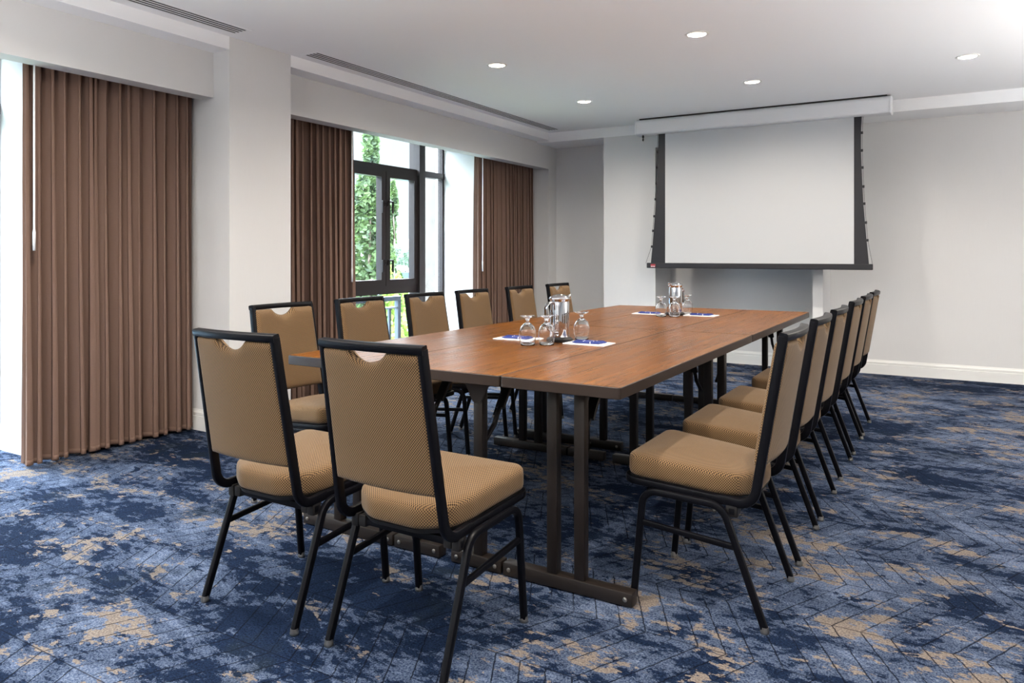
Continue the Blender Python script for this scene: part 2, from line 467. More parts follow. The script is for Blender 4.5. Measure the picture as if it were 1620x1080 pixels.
baseboard('baseboard_left', segs)
baseboard('baseboard_right', [((XR, YR), (XR, YB), (-1, 0))])

# ------------------------------------------------------------------ windows
def window(n, y0, y1):
    xg = -5.0; root = bpy.data.objects.new('window_%d' % n, None); link(root); root['kind'] = 'structure'
    ztr0, ztr1 = 2.030, 2.095; zs0, zs1 = 0.775, 0.862
    ym = y1 - 0.445                              # heavy mullion
    bm = B()
    box(bm, xg - 0.06, xg + 0.04, y0, y1, 2.44, 2.50)
    box(bm, xg - 0.06, xg + 0.04, y0, y1, 0.0, 0.05)
    yn = y0 + 0.445 - 0.03
    box(bm, xg - 0.045, xg + 0.03, y0, ym, zs0, zs1)
    box(bm, xg - 0.07, xg + 0.07, yn - 0.065, yn + 0.035, 0, 2.5)
    box(bm, xg - 0.045, xg + 0.03, y0, y1, ztr0, ztr1)
    box(bm, xg - 0.06, xg + 0.04, y0, y0 + 0.05, 0, 2.5)
    box(bm, xg - 0.045, xg + 0.02, y1 - 0.028, y1, 0, 2.5)
    box(bm, xg - 0.07, xg + 0.07, ym - 0.065, ym + 0.035, 0, 2.5)
    obj('window_frame', bm, M['winframe'], root)
    # two opening sashes between the side jamb and the heavy mullion
    yc = (yn + 0.035 + ym - 0.065) / 2
    for k, (a, b) in enumerate(((yn + 0.035, yc - 0.004), (yc + 0.004, ym - 0.065))):
        bm = B(); s = 0.062
        for q in ((a, b, zs1, zs1 + s), (a, b, ztr0 - s, ztr0), (a, a + s, zs1 + s, ztr0 - s), (b - s, b, zs1 + s, ztr0 - s)):
            box(bm, xg - 0.03, xg + 0.045, q[0], q[1], q[2], q[3])
        sa = obj('sash', bm, M['winframe'], root)
        for zh in (1.10, 1.70):
            yh = (b - 0.02) if k == 0 else (a + 0.02)
            bm = B(); box(bm, xg + 0.045, xg + 0.057, yh - 0.012, yh + 0.012, zh - 0.03, zh + 0.03, 0.003)
            box(bm, xg + 0.057, xg + 0.075, yh - 0.008, yh + 0.008, zh + 0.01, zh + 0.026)
            box(bm, xg + 0.065, xg + 0.078, yh - 0.008, yh + (0.06 if k else -0.06), zh + 0.010, zh + 0.026, 0.003) if k else box(bm, xg + 0.065, xg + 0.078, yh - 0.06, yh + 0.008, zh + 0.010, zh + 0.026, 0.003)
            yq = yh + (0.052 if k else -0.052)
            box(bm, xg + 0.063, xg + 0.079, yq - 0.010, yq + 0.010, zh - 0.10, zh + 0.022, 0.004)
            obj('handle', bm, M['tdark'], sa)
        bm = B(); box(bm, xg - 0.003, xg + 0.003, a + s, b - s, zs1 + s, ztr0 - s); obj('pane', bm, M['pane'], sa)
    for (a, b, c, d) in ((y0 + 0.05, yn - 0.065, 0.05, zs0), (y0 + 0.05, yn - 0.065, zs1, ztr0), (y0 + 0.05, yn - 0.065, ztr1, 2.44), (yn + 0.035, ym - 0.065, 0.05, zs0), (yn + 0.035, ym - 0.065, ztr1, 2.44), (ym + 0.035, y1 - 0.028, 0.05, ztr0), (ym + 0.035, y1 - 0.028, ztr1, 2.44)):
        bm = B(); box(bm, xg - 0.003, xg + 0.003, a, b, c, d); obj('pane', bm, M['pane'], root)
for n, (y0, y1) in zip((2, 1, 3), WINS): window(n, y0, y1)

# outer stone reveals, balcony rail and slab of the middle window
M['stone'] = mat('facade_stone', srgb(130, 122, 114), 0.85)
t = NT(M['stone']); t.base(t.ramp(t.noise(t.obj((1, 1, 1)), 9.0, 5), [(0.3, srgb(84, 78, 72)), (0.7, srgb(102, 96, 90))]))
bm = B()
for (w0, w1) in WINS:
    box(bm, -5.42, OUT, w1 + 0.02, w1 + 0.60, -7.5, 3.4); box(bm, -5.42, OUT, w0 - 0.60, w0 - 0.02, -7.5, 3.4)
struct('wall_outside', bm, M['stone'])
bm = B(); box(bm, -5.45, OUT, YR, YB, -0.20, -0.02); struct('floor_balcony', bm, M['stone'])
M['rail'] = mat('railing_paint', srgb(86, 94, 106), 0.4, metal=0.3)
M['railb'] = mat('railing_bar_paint', srgb(170, 178, 188), 0.35, metal=0.5)
rail = thing('balcony_railing', 'grey metal balcony railing outside the window below the casements', 'railing', (-5.36, 0, -0.02))
bm = B(); box(bm, -0.025, 0.025, 4.87, 6.50, 0.685, 0.735, 0.004); obj('top_rail', bm, M['rail'], rail)
for y_ in (6.475, 4.90):
    bm = B(); box(bm, -0.025, 0.025, y_ - 0.025, y_ + 0.025, 0, 0.685); obj('post', bm, M['rail'], rail)
bm = B(); box(bm, -0.012, 0.012, 4.92, 6.45, 0.60, 0.618); box(bm, -0.012, 0.012, 4.92, 6.45, 0.06, 0.078); obj('cross_rail', bm, M['railb'], rail)
for k in range(11):
    y_ = 6.33 - k * 0.13
    bm = B(); box(bm, -0.012, 0.012, y_ - 0.016, y_ + 0.016, 0.078, 0.60); obj('baluster', bm, M['rail'], rail)

# ------------------------------------------------------------------ curtains
def curtain(label, y0, y1, x, folds, seed, lead=0):
    """pleated cloth; y0..y1 at the hem, hung from behind the box. lead=-1/1: free edge at y0 / y1"""
    r = random.Random(seed)
    root = thing('curtain', label, 'curtain', (x, (y0 + y1) / 2, 0), 0, None)
    yc = (y0 + y1) / 2
    NS = folds * 12; NZ = 26; H = 2.46
    ph = [0]; amp = []; wd = [r.uniform(0.55, 1.5) for _ in range(folds)]; tot = sum(wd)
    cum = [0]
    for w_ in wd: cum.append(cum[-1] + w_/tot)
    amp = [r.uniform(0.034, 0.062) for _ in range(folds + 1)]
    drift = [r.uniform(-1, 1) for _ in range(folds + 1)]
    def pt(s, zt):
        # s in 0..folds, zt 0 floor .. 1 top
        k = min(int(s), folds - 1); f = s - k
        u = cum[k] + (cum[k+1] - cum[k]) * f
        am = amp[k] * (1-f) + amp[k+1] * f
        am *= 0.62 + 0.45 * (1 - zt)**0.7
        dr = (drift[k]*(1-f) + drift[k+1]*f)
        yy = y0 + (y1 - y0) * u
        sw = 1.0 - 0.012 * zt
        yy = yc + (yy - yc) * sw + 0.016 * dr * (1 - zt) + 0.006 * dr * sin(zt * 5 + dr * 3)
        th = 2 * pi * s
        xx = am * sin(th) + 0.010 * dr * sin(3.0 * zt + dr)
        yy += 0.023 * sin(2 * th) * (0.6 + 0.4*(1-zt))
        return (xx, yy - yc, 0.018 + zt * H)
    bm = B(); rows = []
    for j in range(NZ + 1):
        rows.append([bm.verts.new(pt(folds * i / NS, j / NZ)) for i in range(NS + 1)])
    for a, b in zip(rows, rows[1:]):
        for i in range(NS): bm.faces.new((a[i], a[i+1], b[i+1], b[i]))
    bmesh.ops.recalc_face_normals(bm, faces=bm.faces)
    geom = bmesh.ops.solidify(bm, geom=bm.faces[:], thickness=0.0022)
    obj('cloth', bm, M['curtain'], root, ang=60)
    # hem: a doubled band along the bottom
    bm = B(); rows = []
    for z_ in (0.0, 0.006, 0.012):
        rows.append([bm.verts.new((pt(folds * i / NS, z_)[0] + 0.0035, *pt(folds * i / NS, z_)[1:])) for i in range(NS + 1)])
    for a, b in zip(rows, rows[1:]):
        for i in range(NS): bm.faces.new((a[i], a[i+1], b[i+1], b[i]))
    bmesh.ops.recalc_face_normals(bm, faces=bm.faces); bmesh.ops.solidify(bm, geom=bm.faces[:], thickness=0.0015)
    obj('hem', bm, M['curtain'], root, smooth=True)
    return root
c1 = curtain('brown curtain in full floor-length view, nearest the camera', 2.105, 3.175, -4.405, 15, 3)
c2 = curtain('dark brown curtain between the wall column and the open window', 3.75, 4.735, -4.42, 15, 8)
c3 = curtain('pinkish brown curtain on the far side of the open window', 6.64, 7.90, -4.42, 17, 21)
def wand(par, y, z0, x=0.085):
    bm = B(); lathe(bm, [(0, z0), (0.007, z0), (0.008, z0 + 0.10), (0.005, z0 + 0.12), (0.005, 2.45), (0, 2.45)], 12)
    o = obj('wand', bm, M['wand'], par, smooth=True); o.location = (x, y - par.location.y, 0)
wand(c1, 2.135, 1.20, 0.078); wand(c2, 4.64, 0.95); wand(c3, 6.65, 1.0)

# ------------------------------------------------------------------ ceiling lamps and air grilles
def downlight(x, y, label):
    root = thing('recessed_downlight', label, 'ceiling light', (x, y, ZC), 0, 'recessed downlights in the white ceiling')
    bm = B(); lathe(bm, [(0.054, 0.004), (0.054, -0.0015), (0.060, -0.005), (0.074, -0.0035), (0.077, 0.0), (0.077, 0.001), (0.0575, 0.001)], 40)
    obj('trim_ring', bm, M['trim'], root, smooth=True)
    bm = B(); lathe(bm, [(0.0545, 0.004), (0.050, 0.030), (0.042, 0.052), (0.042, 0.056), (0.0565, 0.056), (0.0565, 0.004)], 40)
    obj('reflector', bm, M['can'], root, smooth=True)
    bm = B(); lathe(bm, [(0, 0.034), (0.038, 0.034), (0.041, 0.040), (0.041, 0.052), (0, 0.052)], 32)
    obj('lens', bm, M['lens'], root, ang=40)
    d = bpy.data.lights.new('lamp', 'AREA'); d.shape = 'DISK'; d.size = 0.07; d.energy = LAMP_W * (1.8 if y < 2 else 1.0)
    d.color = (1.0, 0.91, 0.79); d.spread = radians(180)
    l = bpy.data.objects.new('lamp', d); link(l, root); l.location = (0, 0, 0.014)
    return root
DL = {(0, 0): 'recessed downlight over the far left of the table, nearest the window grille end',
      (1, 0): 'small recessed downlight just in front of the projector screen case',
      (2, 0): 'recessed downlight at the right edge of the ceiling, beyond the screen',
      (0, 1): 'recessed downlight beside the middle of the long slot grille',
      (1, 1): 'largest recessed downlight, top centre of the ceiling above the table'}
for i, x_ in enumerate(LX):
    for j, y_ in enumerate(LY):
        downlight(x_, y_, DL.get((i, j), 'recessed ceiling downlight outside the frame, row %s from the screen' % 'abcdef'[j] if False else 'recessed ceiling downlight above the carpet, outside the frame'))
def vent(y0, y1, label):
    root = thing('slot_grille', label, 'air vent', (-3.90, (y0+y1)/2, ZC), 0)
    h = (y1 - y0) / 2
    bm = B()
    # white bars between four black slots
    edges = [(-0.078, -0.060), (-0.0375, -0.0275), (-0.005, 0.005), (0.0275, 0.0375), (0.060, 0.078)]
    for a, b in edges:
        o_ = abs(a + b) > 0.1
        box(bm, a, b, -h - (0.008 if o_ else 0), h + (0.008 if o_ else 0), -0.002, 0.0)
    for s_ in (-1, 1): box(bm, -0.060, 0.060, min(s_*(h-0.012), s_*(h+0.008)), max(s_*(h-0.012), s_*(h+0.008)), -0.002, 0.0)
    obj('frame', bm, M['ceiling'], root)
    for a, b in ((-0.060, -0.0375), (-0.0275, -0.005), (0.005, 0.0275), (0.0375, 0.060)):
        bm = B(); box(bm, a - 0.002, b + 0.002, -h + 0.002, h - 0.002, 0.001, 0.030); obj('slot', bm, M['grille'], root)
vent(*VENTS[1], 'long white slot air grille in the ceiling above the open window')
vent(*VENTS[0], 'slot air grille cut off by the top left corner of the picture')
vent(*VENTS[2], 'slot air grille in the ceiling, outside the frame')
# ------------------------------------------------------------------ added uplights, out of view, that brighten the ceiling and walls
def added_uplight(x, y, watts, label):
    root = thing('added_uplight', label, 'added uplight', (x, y, 0), 0, 'added uplights in the unseen part of the room')
    bm = B(); lathe(bm, [(0, 0), (0.14, 0), (0.14, 0.012), (0.02, 0.028), (0, 0.028)], 32); obj('base', bm, M['rubber'], root, ang=40)
    bm = B(); lathe(bm, [(0, 0.028), (0.012, 0.028), (0.012, 0.72), (0, 0.72)], 12); obj('pole', bm, M['rubber'], root, ang=40)
    bm = B(); lathe(bm, [(0.0, 0.70), (0.04, 0.705), (0.12, 0.74), (0.15, 0.79), (0.147, 0.79), (0.115, 0.745), (0.038, 0.715), (0, 0.71)], 32); obj('bowl', bm, M['housing'], root, smooth=True)
    d = bpy.data.lights.new('lamp', 'AREA'); d.shape = 'DISK'; d.size = 0.2; d.energy = watts; d.color = (1.0, 0.97, 0.93); d.spread = radians(150)
    l = bpy.data.objects.new('lamp', d); link(l, root); l.location = (0, 0, 0.785); l.rotation_euler = (pi, 0, 0)
for x_, y_, w_ in ((2.6, 5.0, 85.0), (1.3, 2.4, 26.0), (-1.6, -2.0, 120.0), (-2.2, -0.3, 62.0)):
    added_uplight(x_, y_, w_, 'added uplight to brighten the ceiling, dark stand with an upturned white bowl, outside the frame')
# ------------------------------------------------------------------ projector screen
scr = thing('projection_screen', 'large white electric projector screen hanging down in front of the far wall', 'projector screen', (-1.665, 7.38, 0))
def place(bm, dx=-1.665, dy=7.38):
    for v_ in bm.verts: v_.co.x -= dx; v_.co.y -= dy
    return bm
bm = B()
sec = rpoly([(-0.085, 2.432), (0.075, 2.432), (0.085, 2.588), (-0.075, 2.588)], [0.02, 0.01, 0.01, 0.045], 5)
loft(bm, [[(x_, 7.38 + a, b) for a, b in sec] for x_ in (-2.842, -0.478)])
housing = obj('housing', place(bm), M['housing'], scr, ang=35)
for x0_, x1_ in ((-2.862, -2.842), (-0.478, -0.458)):
    bm = B(); s2 = inset_poly(sec, -0.004); s3 = inset_poly(sec, 0.006)
    rr = [[(x0_, 7.38 + a, b) for a, b in (s3 if x0_ < -1 else s2)], [((x0_+x1_)/2, 7.38 + a, b) for a, b in s2], [(x1_, 7.38 + a, b) for a, b in (s2 if x0_ < -1 else s3)]]
    loft(bm, rr); obj('end_cap', place(bm), M['housing'], scr, ang=35)
bm = B(); box(bm, -2.82, -0.50, 7.33, 7.44, 2.588, ZC); obj('shadow_gap_strip', place(bm), M['grille'], scr)  # black strip standing in for the shadow in the gap above the housing
bm = B(); box(bm, -2.556, -0.772, 7.379, 7.381, 1.092, 2.44); obj('screen_surface', place(bm), M['screen'], scr)
LE = [(-2.627, 2.46), (-2.632, 2.25), (-2.638, 2.086), (-2.646, 1.922), (-2.655, 1.757), (-2.668, 1.58), (-2.681, 1.428), (-2.694, 1.263), (-2.712, 1.085)]
RE = [(-0.706, 2.46), (-0.714, 2.285), (-0.714, 2.124), (-0.709, 1.969), (-0.702, 1.796), (-0.694, 1.641), (-0.681, 1.469), (-0.668, 1.309), (-0.648, 1.085)]
for pts, inner in ((LE, -2.556), (RE, -0.772)):
    bm = B(); vs = []
    for x_, z_ in pts:
        vs.append([bm.verts.new(p) for p in ((x_, 7.3785, z_), (inner, 7.3785, z_), (inner, 7.3815, z_), (x_, 7.3815, z_))])
    for a, b in zip(vs, vs[1:]):
        for i in range(4): bm.faces.new((a[i], a[(i+1) % 4], b[(i+1) % 4], b[i]))
    bm.faces.new(vs[0]); bm.faces.new(vs[-1][::-1])
    obj('black_border', place(bm), M['sblack'], scr)
    s_ = -1 if inner < -1.5 else 1
    cord = [(p[0] + s_*0.010, 7.38, p[1]) for p in pts]; cord[-1] = (pts[-1][0] + s_*0.055 * (1 if s_ < 0 else 0.5), 7.38, 1.09)
    bm = B(); sweep(bm, cord, csec(0.0016, 6), (0, 1, 0)); obj('tension_cord', place(bm), M['sblack'], scr)
    for x_, z_ in pts[1:-1]:
        bm = B(); box(bm, min(x_, x_ + s_*0.017), max(x_, x_ + s_*0.017), 7.374, 7.386, z_ - 0.012, z_ + 0.012, 0.003); obj('cord_tab', place(bm), M['sblack'], scr)
bm = B(); box(bm, -2.752, -0.617, 7.36, 7.40, 1.040, 1.094, 0.006); bar = obj('weight_bar', place(bm), M['sblack'], scr)
bm = B(); box(bm, -2.705, -2.655, 7.357, 7.361, 1.050, 1.081); obj('badge', place(bm), M['red'], bar)
bm = B()
for k_ in range(4): box(bm, -2.702 + k_*0.0115, -2.6945 + k_*0.0115, 7.3563, 7.3573, 1.052, 1.061)
obj('badge_lettering', place(bm), M['white'], bar)
bm = B(); lathe(bm, [(0, 2.365), (0.006, 2.372), (0.011, 2.385), (0.005, 2.395), (0.011, 2.408), (0.012, 2.42), (0.005, 2.432), (0, 2.434)], 12, (-2.79, 7.36))
obj('pull_cap', place(bm), M['rubber'], scr, smooth=True)

# ------------------------------------------------------------------ banquet chairs
HX = 0.196                                     # half width of the frame
def bow(x_): return -0.018 * max(0.0, 1 - (x_/0.19)**2)
def yb(z_): return 0.030 - 0.165 * (z_ - 0.44)     # centre line of the back posts
def make_chair():
    root = thing('banquet_chair', 'x', 'chair', (0, 0, 0))
    sq = rsec(0.019, 0.030, 0.005, 2)
    # back frame: posts that bend forward under the seat, and a bowed top rail
    bm = B()
    for s in (-1, 1):
        pts = fillet([(s*HX, 0.15, 0.390), (s*HX, 0.038, 0.381), (s*(HX-0.014), yb(0.922), 0.922)], 0.055, 8)
        sweep(bm, pts, sq, (1, 0, 0))
    n = 14; top = [(-(HX-0.006) + 2*(HX-0.006)*i/n, yb(0.925) + bow(-(HX-0.006) + 2*(HX-0.006)*i/n), 0.922) for i in range(n+1)]
    sweep(bm, top, [(a, b) for a, b in rsec(0.024, 0.030, 0.006, 2)], (0, -0.16, 1))
    obj('back_frame', bm, M['black'], root, ang=35)
    # padded backrest with a half-round hand hole at its top edge
    zb, zt = 0.508, 0.910; rc = 0.086; dep = 0.034
    def hw_(z_): return 0.190 - 0.010*(z_ - zb)/(zt - zb)
    def ztop(u):
        cy = zt + rc - dep; a_ = abs(u)
        zc = cy - sqrt(max(0.0, rc*rc - a_*a_)) if a_ < rc else 9
        k = 0.010                                   # soft shoulders beside the hole
        if zc > zt + 0.02: return zt
        return min(zt, zc) - k*max(0.0, 1 - abs(zc - zt)/0.012)**2 * 0.35
    def spaced(n): return [0.5 - 0.5*cos(pi*i/n) for i in range(n+1)]
    NU, NV = 48, 26; us = [2*q - 1 for q in spaced(NU)]
    extra = [k/24.0 for k in range(-11, 12)]
    us = sorted(set([round(q, 4) for q in us if abs(q) > 0.47] + [round(q, 4) for q in extra])); NU = len(us) - 1
    vs_ = spaced(NV)
    def lens(d, R): q = max(0.0, 1 - d/R); return sqrt(max(0.0, 1 - q*q))
    def grid(sign, D, R, dmid):
        g = []
        for j in range(NV + 1):
            row = []
            for i in range(NU + 1):
                uu = us[i] * hw_(zb); zt_ = ztop(uu); z_ = zb + (zt_ - zb)*vs_[j]
                x_ = us[i] * hw_(z_)
                # rounded corners of the outline
                cr = 0.018; ex = abs(x_) - (hw_(z_) - cr); ez = (zb + cr) - z_
                if ex > 0 and ez > 0 and ex*ex + ez*ez > cr*cr:
                    L_ = sqrt(ex*ex + ez*ez); ex, ez = ex*cr/L_, ez*cr/L_
                    x_ = math.copysign(hw_(z_) - cr + ex, x_); z_ = zb + cr - ez
                d = min(hw_(z_) - abs(x_), z_ - zb, (zt_ - z_) * 0.85)
                if abs(x_) < rc: d = min(d, max(0, sqrt(x_**2 + (zt + rc - dep - z_)**2) - rc + 0.0))
                y_ = yb(z_) + bow(x_) + dmid + sign * D * lens(max(0, d), R)
                row.append((x_, y_, z_))
            g.append(row)
        return g
    gf, gb = grid(1, 0.026, 0.026, 0.006), grid(-1, 0.020, 0.014, 0.006)
    bm = B()
    def mk(g): return [[bm.verts.new(p) for p in row] for row in g]
    vf, vb = mk(gf), mk(gb)
    for j in range(NV):
        for i in range(NU):
            bm.faces.new((vf[j][i], vf[j+1][i], vf[j+1][i+1], vf[j][i+1])); bm.faces.new((vb[j][i], vb[j][i+1], vb[j+1][i+1], vb[j+1][i]))
    bmesh.ops.remove_doubles(bm, verts=bm.verts, dist=0.0002)
    boxuv(bm, 'xz')
    obj('backrest', bm, M['fabric'], root, smooth=True)
    # seat cushion: squared front, rounded rear
    def zp(y_): return 0.392 + 0.085*(y_ - 0.06)
    plan = [(-0.218, 0.462), (-0.196, 0.17), (-0.178, 0.095), (-0.09, 0.040), (0.09, 0.040), (0.178, 0.095), (0.196, 0.17), (0.218, 0.462)]
    ol = rpoly(plan, [0.045, 0.15, 0.07, 0.10, 0.10, 0.07, 0.15, 0.045], 6)
    cx_, cy_ = 0.0, 0.27
    rings = []
    for ins, h in ((0.012, 0.0), (0.003, 0.006), (0.0, 0.018), (0.0, 0.052), (0.002, 0.062), (0.007, 0.069), (0.013, 0.073)):
        rings.append([(u, v_, zp(v_) + h) for u, v_ in inset_poly(ol, ins)])
    base_r = inset_poly(ol, 0.012)
    for k_ in range(1, 9):
        f = 1 - k_/9.0
        q = []
        for u, v_ in base_r:
            uu, vv = cx_ + (u-cx_)*f, cy_ + (v_-cy_)*f
            q.append((uu, vv, zp(vv) + 0.0735 + 0.016*(1-f**2.0)))
        rings.append(q)
    bm = B(); loft(bm, rings, True, True); boxuv(bm)
    obj('seat', bm, M['fabric'], root, ang=75)
    bm = B()
    loft(bm, [[(u, v_, zp(v_) - 0.012) for u, v_ in inset_poly(ol, 0.010)], [(u, v_, zp(v_) + 0.001) for u, v_ in inset_poly(ol, 0.004)]])
    obj('seat_pan', bm, M['rubber'], root, ang=40)
    # seat frame: side rails carried on to a bowed front rail
    bm = B(); pr = fillet([(-HX, 0.13, 0.388), (-HX-0.006, 0.30, 0.399), (-0.212, 0.468, 0.411), (0.212, 0.468, 0.411), (HX+0.006, 0.30, 0.399), (HX, 0.13, 0.388)], [0.3, 0.045, 0.045, 0.3], 6)
    sweep(bm, pr, rsec(0.024, 0.018, 0.005, 2), (0, -0.05, 1)); obj('seat_frame', bm, M['black'], root, ang=35)
    # legs: each side one bent tube, split at the top into a front and a rear leg
    for s in (-1, 1):
        xa, xb_ = s*0.214, s*0.212
        path = fillet([(xa, 0.000, 0.012), (xb_, 0.132, 0.372), (xb_, 0.398, 0.384), (xa, 0.432, 0.012)], [0.062, 0.052], 8)
        mid = len(path)//2
        pm = (Vector(path[mid-1]) + Vector(path[mid])) / 2
        for part in (path[:mid] + [pm], [pm] + path[mid:]):
            bm = B(); sweep(bm, part, rsec(0.021, 0.024, 0.007, 2), (1, 0, 0))
            lg = obj('leg', bm, M['black'], root, ang=35)
            ft = part[0] if part[0][2] < 0.1 else part[-1]
            bm = B(); lathe(bm, [(0, 0), (0.0125, 0), (0.0140, 0.003), (0.0140, 0.008), (0.0128, 0.012), (0.0122, 0.020), (0, 0.020)], 14, (ft[0], ft[1]))
            obj('glide', bm, M['chrome2'], lg, ang=40)
        bm = B(); sweep(bm, [(s*0.2135, 0.088, 0.248), (s*0.213, 0.408, 0.274)], rsec(0.014, 0.020, 0.004, 2), (1, 0, 0))
        obj('stretcher', bm, M['black'], root, ang=35)
        bm = B(); box(bm, min(s*0.178, s*0.205), max(s*0.178, s*0.205), 0.086, 0.124, 0.338, 0.378, 0.004)
        box(bm, min(s*0.148, s*0.176), max(s*0.148, s*0.176), 0.088, 0.122, 0.340, 0.376, 0.004)
        obj('stacking_bumper', bm, M['rubber'], root, ang=35)
    bm = B(); box(bm, -0.206, 0.206, 0.094, 0.114, 0.346, 0.368, 0.003); obj('cross_bar', bm, M['black'], root, ang=35)
    bm = B(); box(bm, -0.206, 0.206, 0.37, 0.39, 0.362, 0.384, 0.003); obj('cross_bar', bm, M['black'], root, ang=35)
    return root
proto = make_chair()
def deg(a_): return radians(a_)
# (x, y) of the point between the rear feet, heading, label, row
CH = [(-1.967, 1.620, 0.0, 'tan banquet chair seen from behind, left one of the near end pair', 'chairs at the near end'),
      (-1.400, 1.625, -0.6, 'tan banquet chair seen from behind, right one of the near end pair', 'chairs at the near end')]
RC = [(2.590, 0.0, 'tan banquet chair nearest the camera on the right side, whole seat visible'),
      (3.175, 0.4, 'tan banquet chair second from the camera on the right side'),
      (3.724, 0.0, 'tan banquet chair third from the camera on the right side'),
      (4.405, 0.0, 'tan banquet chair fourth from the camera on the right side'),
      (4.980, 0.0, 'tan banquet chair fifth from the camera on the right side, last but one'),
      (5.515, 0.0, 'tan banquet chair farthest from the camera on the right side, its whole back seen')]
for y_, r_, l_ in RC: CH.append((-0.502, y_, 90 + r_, l_, 'chairs along the right side'))
LC = [(2.600, -1.0, 'tan banquet chair nearest the camera on the window side, beside the wall column'),
      (3.170, 0.0, 'tan banquet chair second on the window side, before the dark brown curtain edge'),
      (3.770, 0.0, 'tan banquet chair third on the window side, in front of the narrow window pane'),
      (4.312, 0.0, 'tan banquet chair fourth on the window side, in front of the white window reveal'),
      (4.970, 0.0, 'tan banquet chair fifth on the window side, in front of the far curtain'),
      (5.620, 0.0, 'tan banquet chair farthest on the window side, behind the near steel pitcher')]
for y_, r_, l_ in LC: CH.append((-2.850, y_, -90 + r_, l_, 'chairs along the window side'))
for i, (x_, y_, a_, l_, g_) in enumerate(CH):
    o = proto if i == 0 else copy_tree(proto)
    o.location = (x_, y_, 0); o.rotation_euler = (0, 0, deg(a_)); o['label'] = l_; o['group'] = g_

# ------------------------------------------------------------------ folding tables
TL = 1.829
def make_table(w, kind, mir, ins):
    """origin at the floor, centre; length along Y"""
    root = thing('folding_table', 'x', 'table')
    h = TL/2 - 0.002; hw = w/2 - 0.0015; zt = 0.750; th = 0.040
    ol = rpoly([(-hw, -h), (hw, -h), (hw, h), (-hw, h)], 0.010, 4)
    bm = B(); loft(bm, [[(x_, y_, z_) for x_, y_ in inset_poly(ol, i_)] for i_, z_ in ((0.0030, zt-0.0025), (0.0025, zt - 0.0004), (0.0032, zt))])
    obj('tabletop', bm, M['wood'], root)
    bm = B(); loft(bm, [[(x_, y_, z_) for x_, y_ in inset_poly(ol, i_)] for i_, z_ in ((0.002, zt-th), (0.0, zt-th+0.002), (0.0, zt-0.003), (0.0015, zt-0.0012), (0.0032, zt-0.0006))])
    obj('edge_band', bm, M['edge'], root, ang=25)
    for e in (-1, 1):
        ye = e*(TL/2 - ins[0 if e < 0 else 1])
        def foot(x0, x1):
            bm = B(); box(bm, x0, x1, ye-0.024, ye+0.024, 0.004, 0.050, 0.003); f = obj('foot', bm, M['tleg'], root, ang=35)
            for s_, xx_ in ((-1, x0+0.025), (1, x1-0.025)):
                bm = B(); lathe(bm, [(0, 0.0), (0.008, 0), (0.008, 0.002), (0.004, 0.004), (0, 0.004)], 12)
                xf(bm, Matrix.Translation((xx_, ye + e*0.024, 0.027)) @ Matrix.Rotation(-e*pi/2, 4, 'X'))
                obj('bolt', bm, M['chrome2'], f, ang=40)
                bm = B(); lathe(bm, [(0, 0), (0.012, 0), (0.012, 0.005), (0, 0.005)], 12, (xx_, ye)); obj('foot_pad', bm, M['rubber'], f, ang=40)
        def post(xc):
            bm = B(); box(bm, xc-0.020, xc+0.020, ye-0.019, ye+0.019, 0.050, 0.708, 0.003); obj('leg', bm, M['tleg'], root, ang=35)
        def brace(xc, sx=1):
            # broad pressed strut under the top, then a bent rod down to the leg
            yi = ye - e*0.019
            bm = B()
            a = Vector((xc, yi - e*0.205, 0.690)); b = Vector((xc, yi - e*0.120, 0.575)); c = Vector((xc, yi - e*0.10, 0.555)); d = Vector((xc, yi - e*0.002, 0.462))
            sweep(bm, [a, b], rsec(0.040, 0.016, 0.005, 2), (1, 0, 0))
            sweep(bm, fillet([b + (a-b)*0.15, c, c + Vector((0, e*0.02, -0.035)), d], 0.008, 3), rsec(0.018, 0.014, 0.004, 2), (1, 0, 0))
            obj('brace', bm, M['tdark'], root, ang=35)
        if kind == 'side':
            foot(*sorted((-0.272*mir, 0.231*mir)))
            for x_ in (-0.073*mir, 0.034*mir): post(x_)
            brace(0.0)
            bm = B(); box(bm, -0.17, 0.17, ye-0.022, ye+0.022, 0.690, 0.710, 0.003); obj('cross_rail', bm, M['tdark'], root)
        else:
            for s in (-1, 1):
                foot(min(s*0.028, s*0.252), max(s*0.028, s*0.252)); post(s*0.148); brace(s*0.148)
                # tapered bracket plate on the outer side of the leg
                xc = s*0.148; bm = B()
                pl = rpoly([(xc-0.062, 0.710), (xc-0.016, 0.622), (xc+0.016, 0.622), (xc+0.062, 0.710)], [0.004, 0.02, 0.02, 0.004], 4)
                loft(bm, [[(x_, ye + e*0.0195, z_) for x_, z_ in pl], [(x_, ye + e*0.026, z_) for x_, z_ in pl]])
                obj('bracket', bm, M['tleg'], root, ang=35)
            bm = B(); box(bm, -0.22, 0.22, ye-0.022, ye+0.022, 0.696, 0.710, 0.003); obj('cross_rail', bm, M['tdark'], root)
        bm = B(); box(bm, -w/2+0.09, -w/2+0.10, min(ye, ye - e*0.6), max(ye, ye - e*0.6), 0.685, 0.710); box(bm, w/2-0.10, w/2-0.09, min(ye, ye - e*0.6), max(ye, ye - e*0.6), 0.685, 0.710)
        obj('runner', bm, M['tdark'], root)
    return root
WS, WM = 0.4572, 0.6096
XL0 = -2.440
tabs = [('side', XL0 + WS/2, 'left'), ('mid', XL0 + WS + WM/2, 'middle'), ('side', XL0 + WS + WM + WS/2, 'right')]
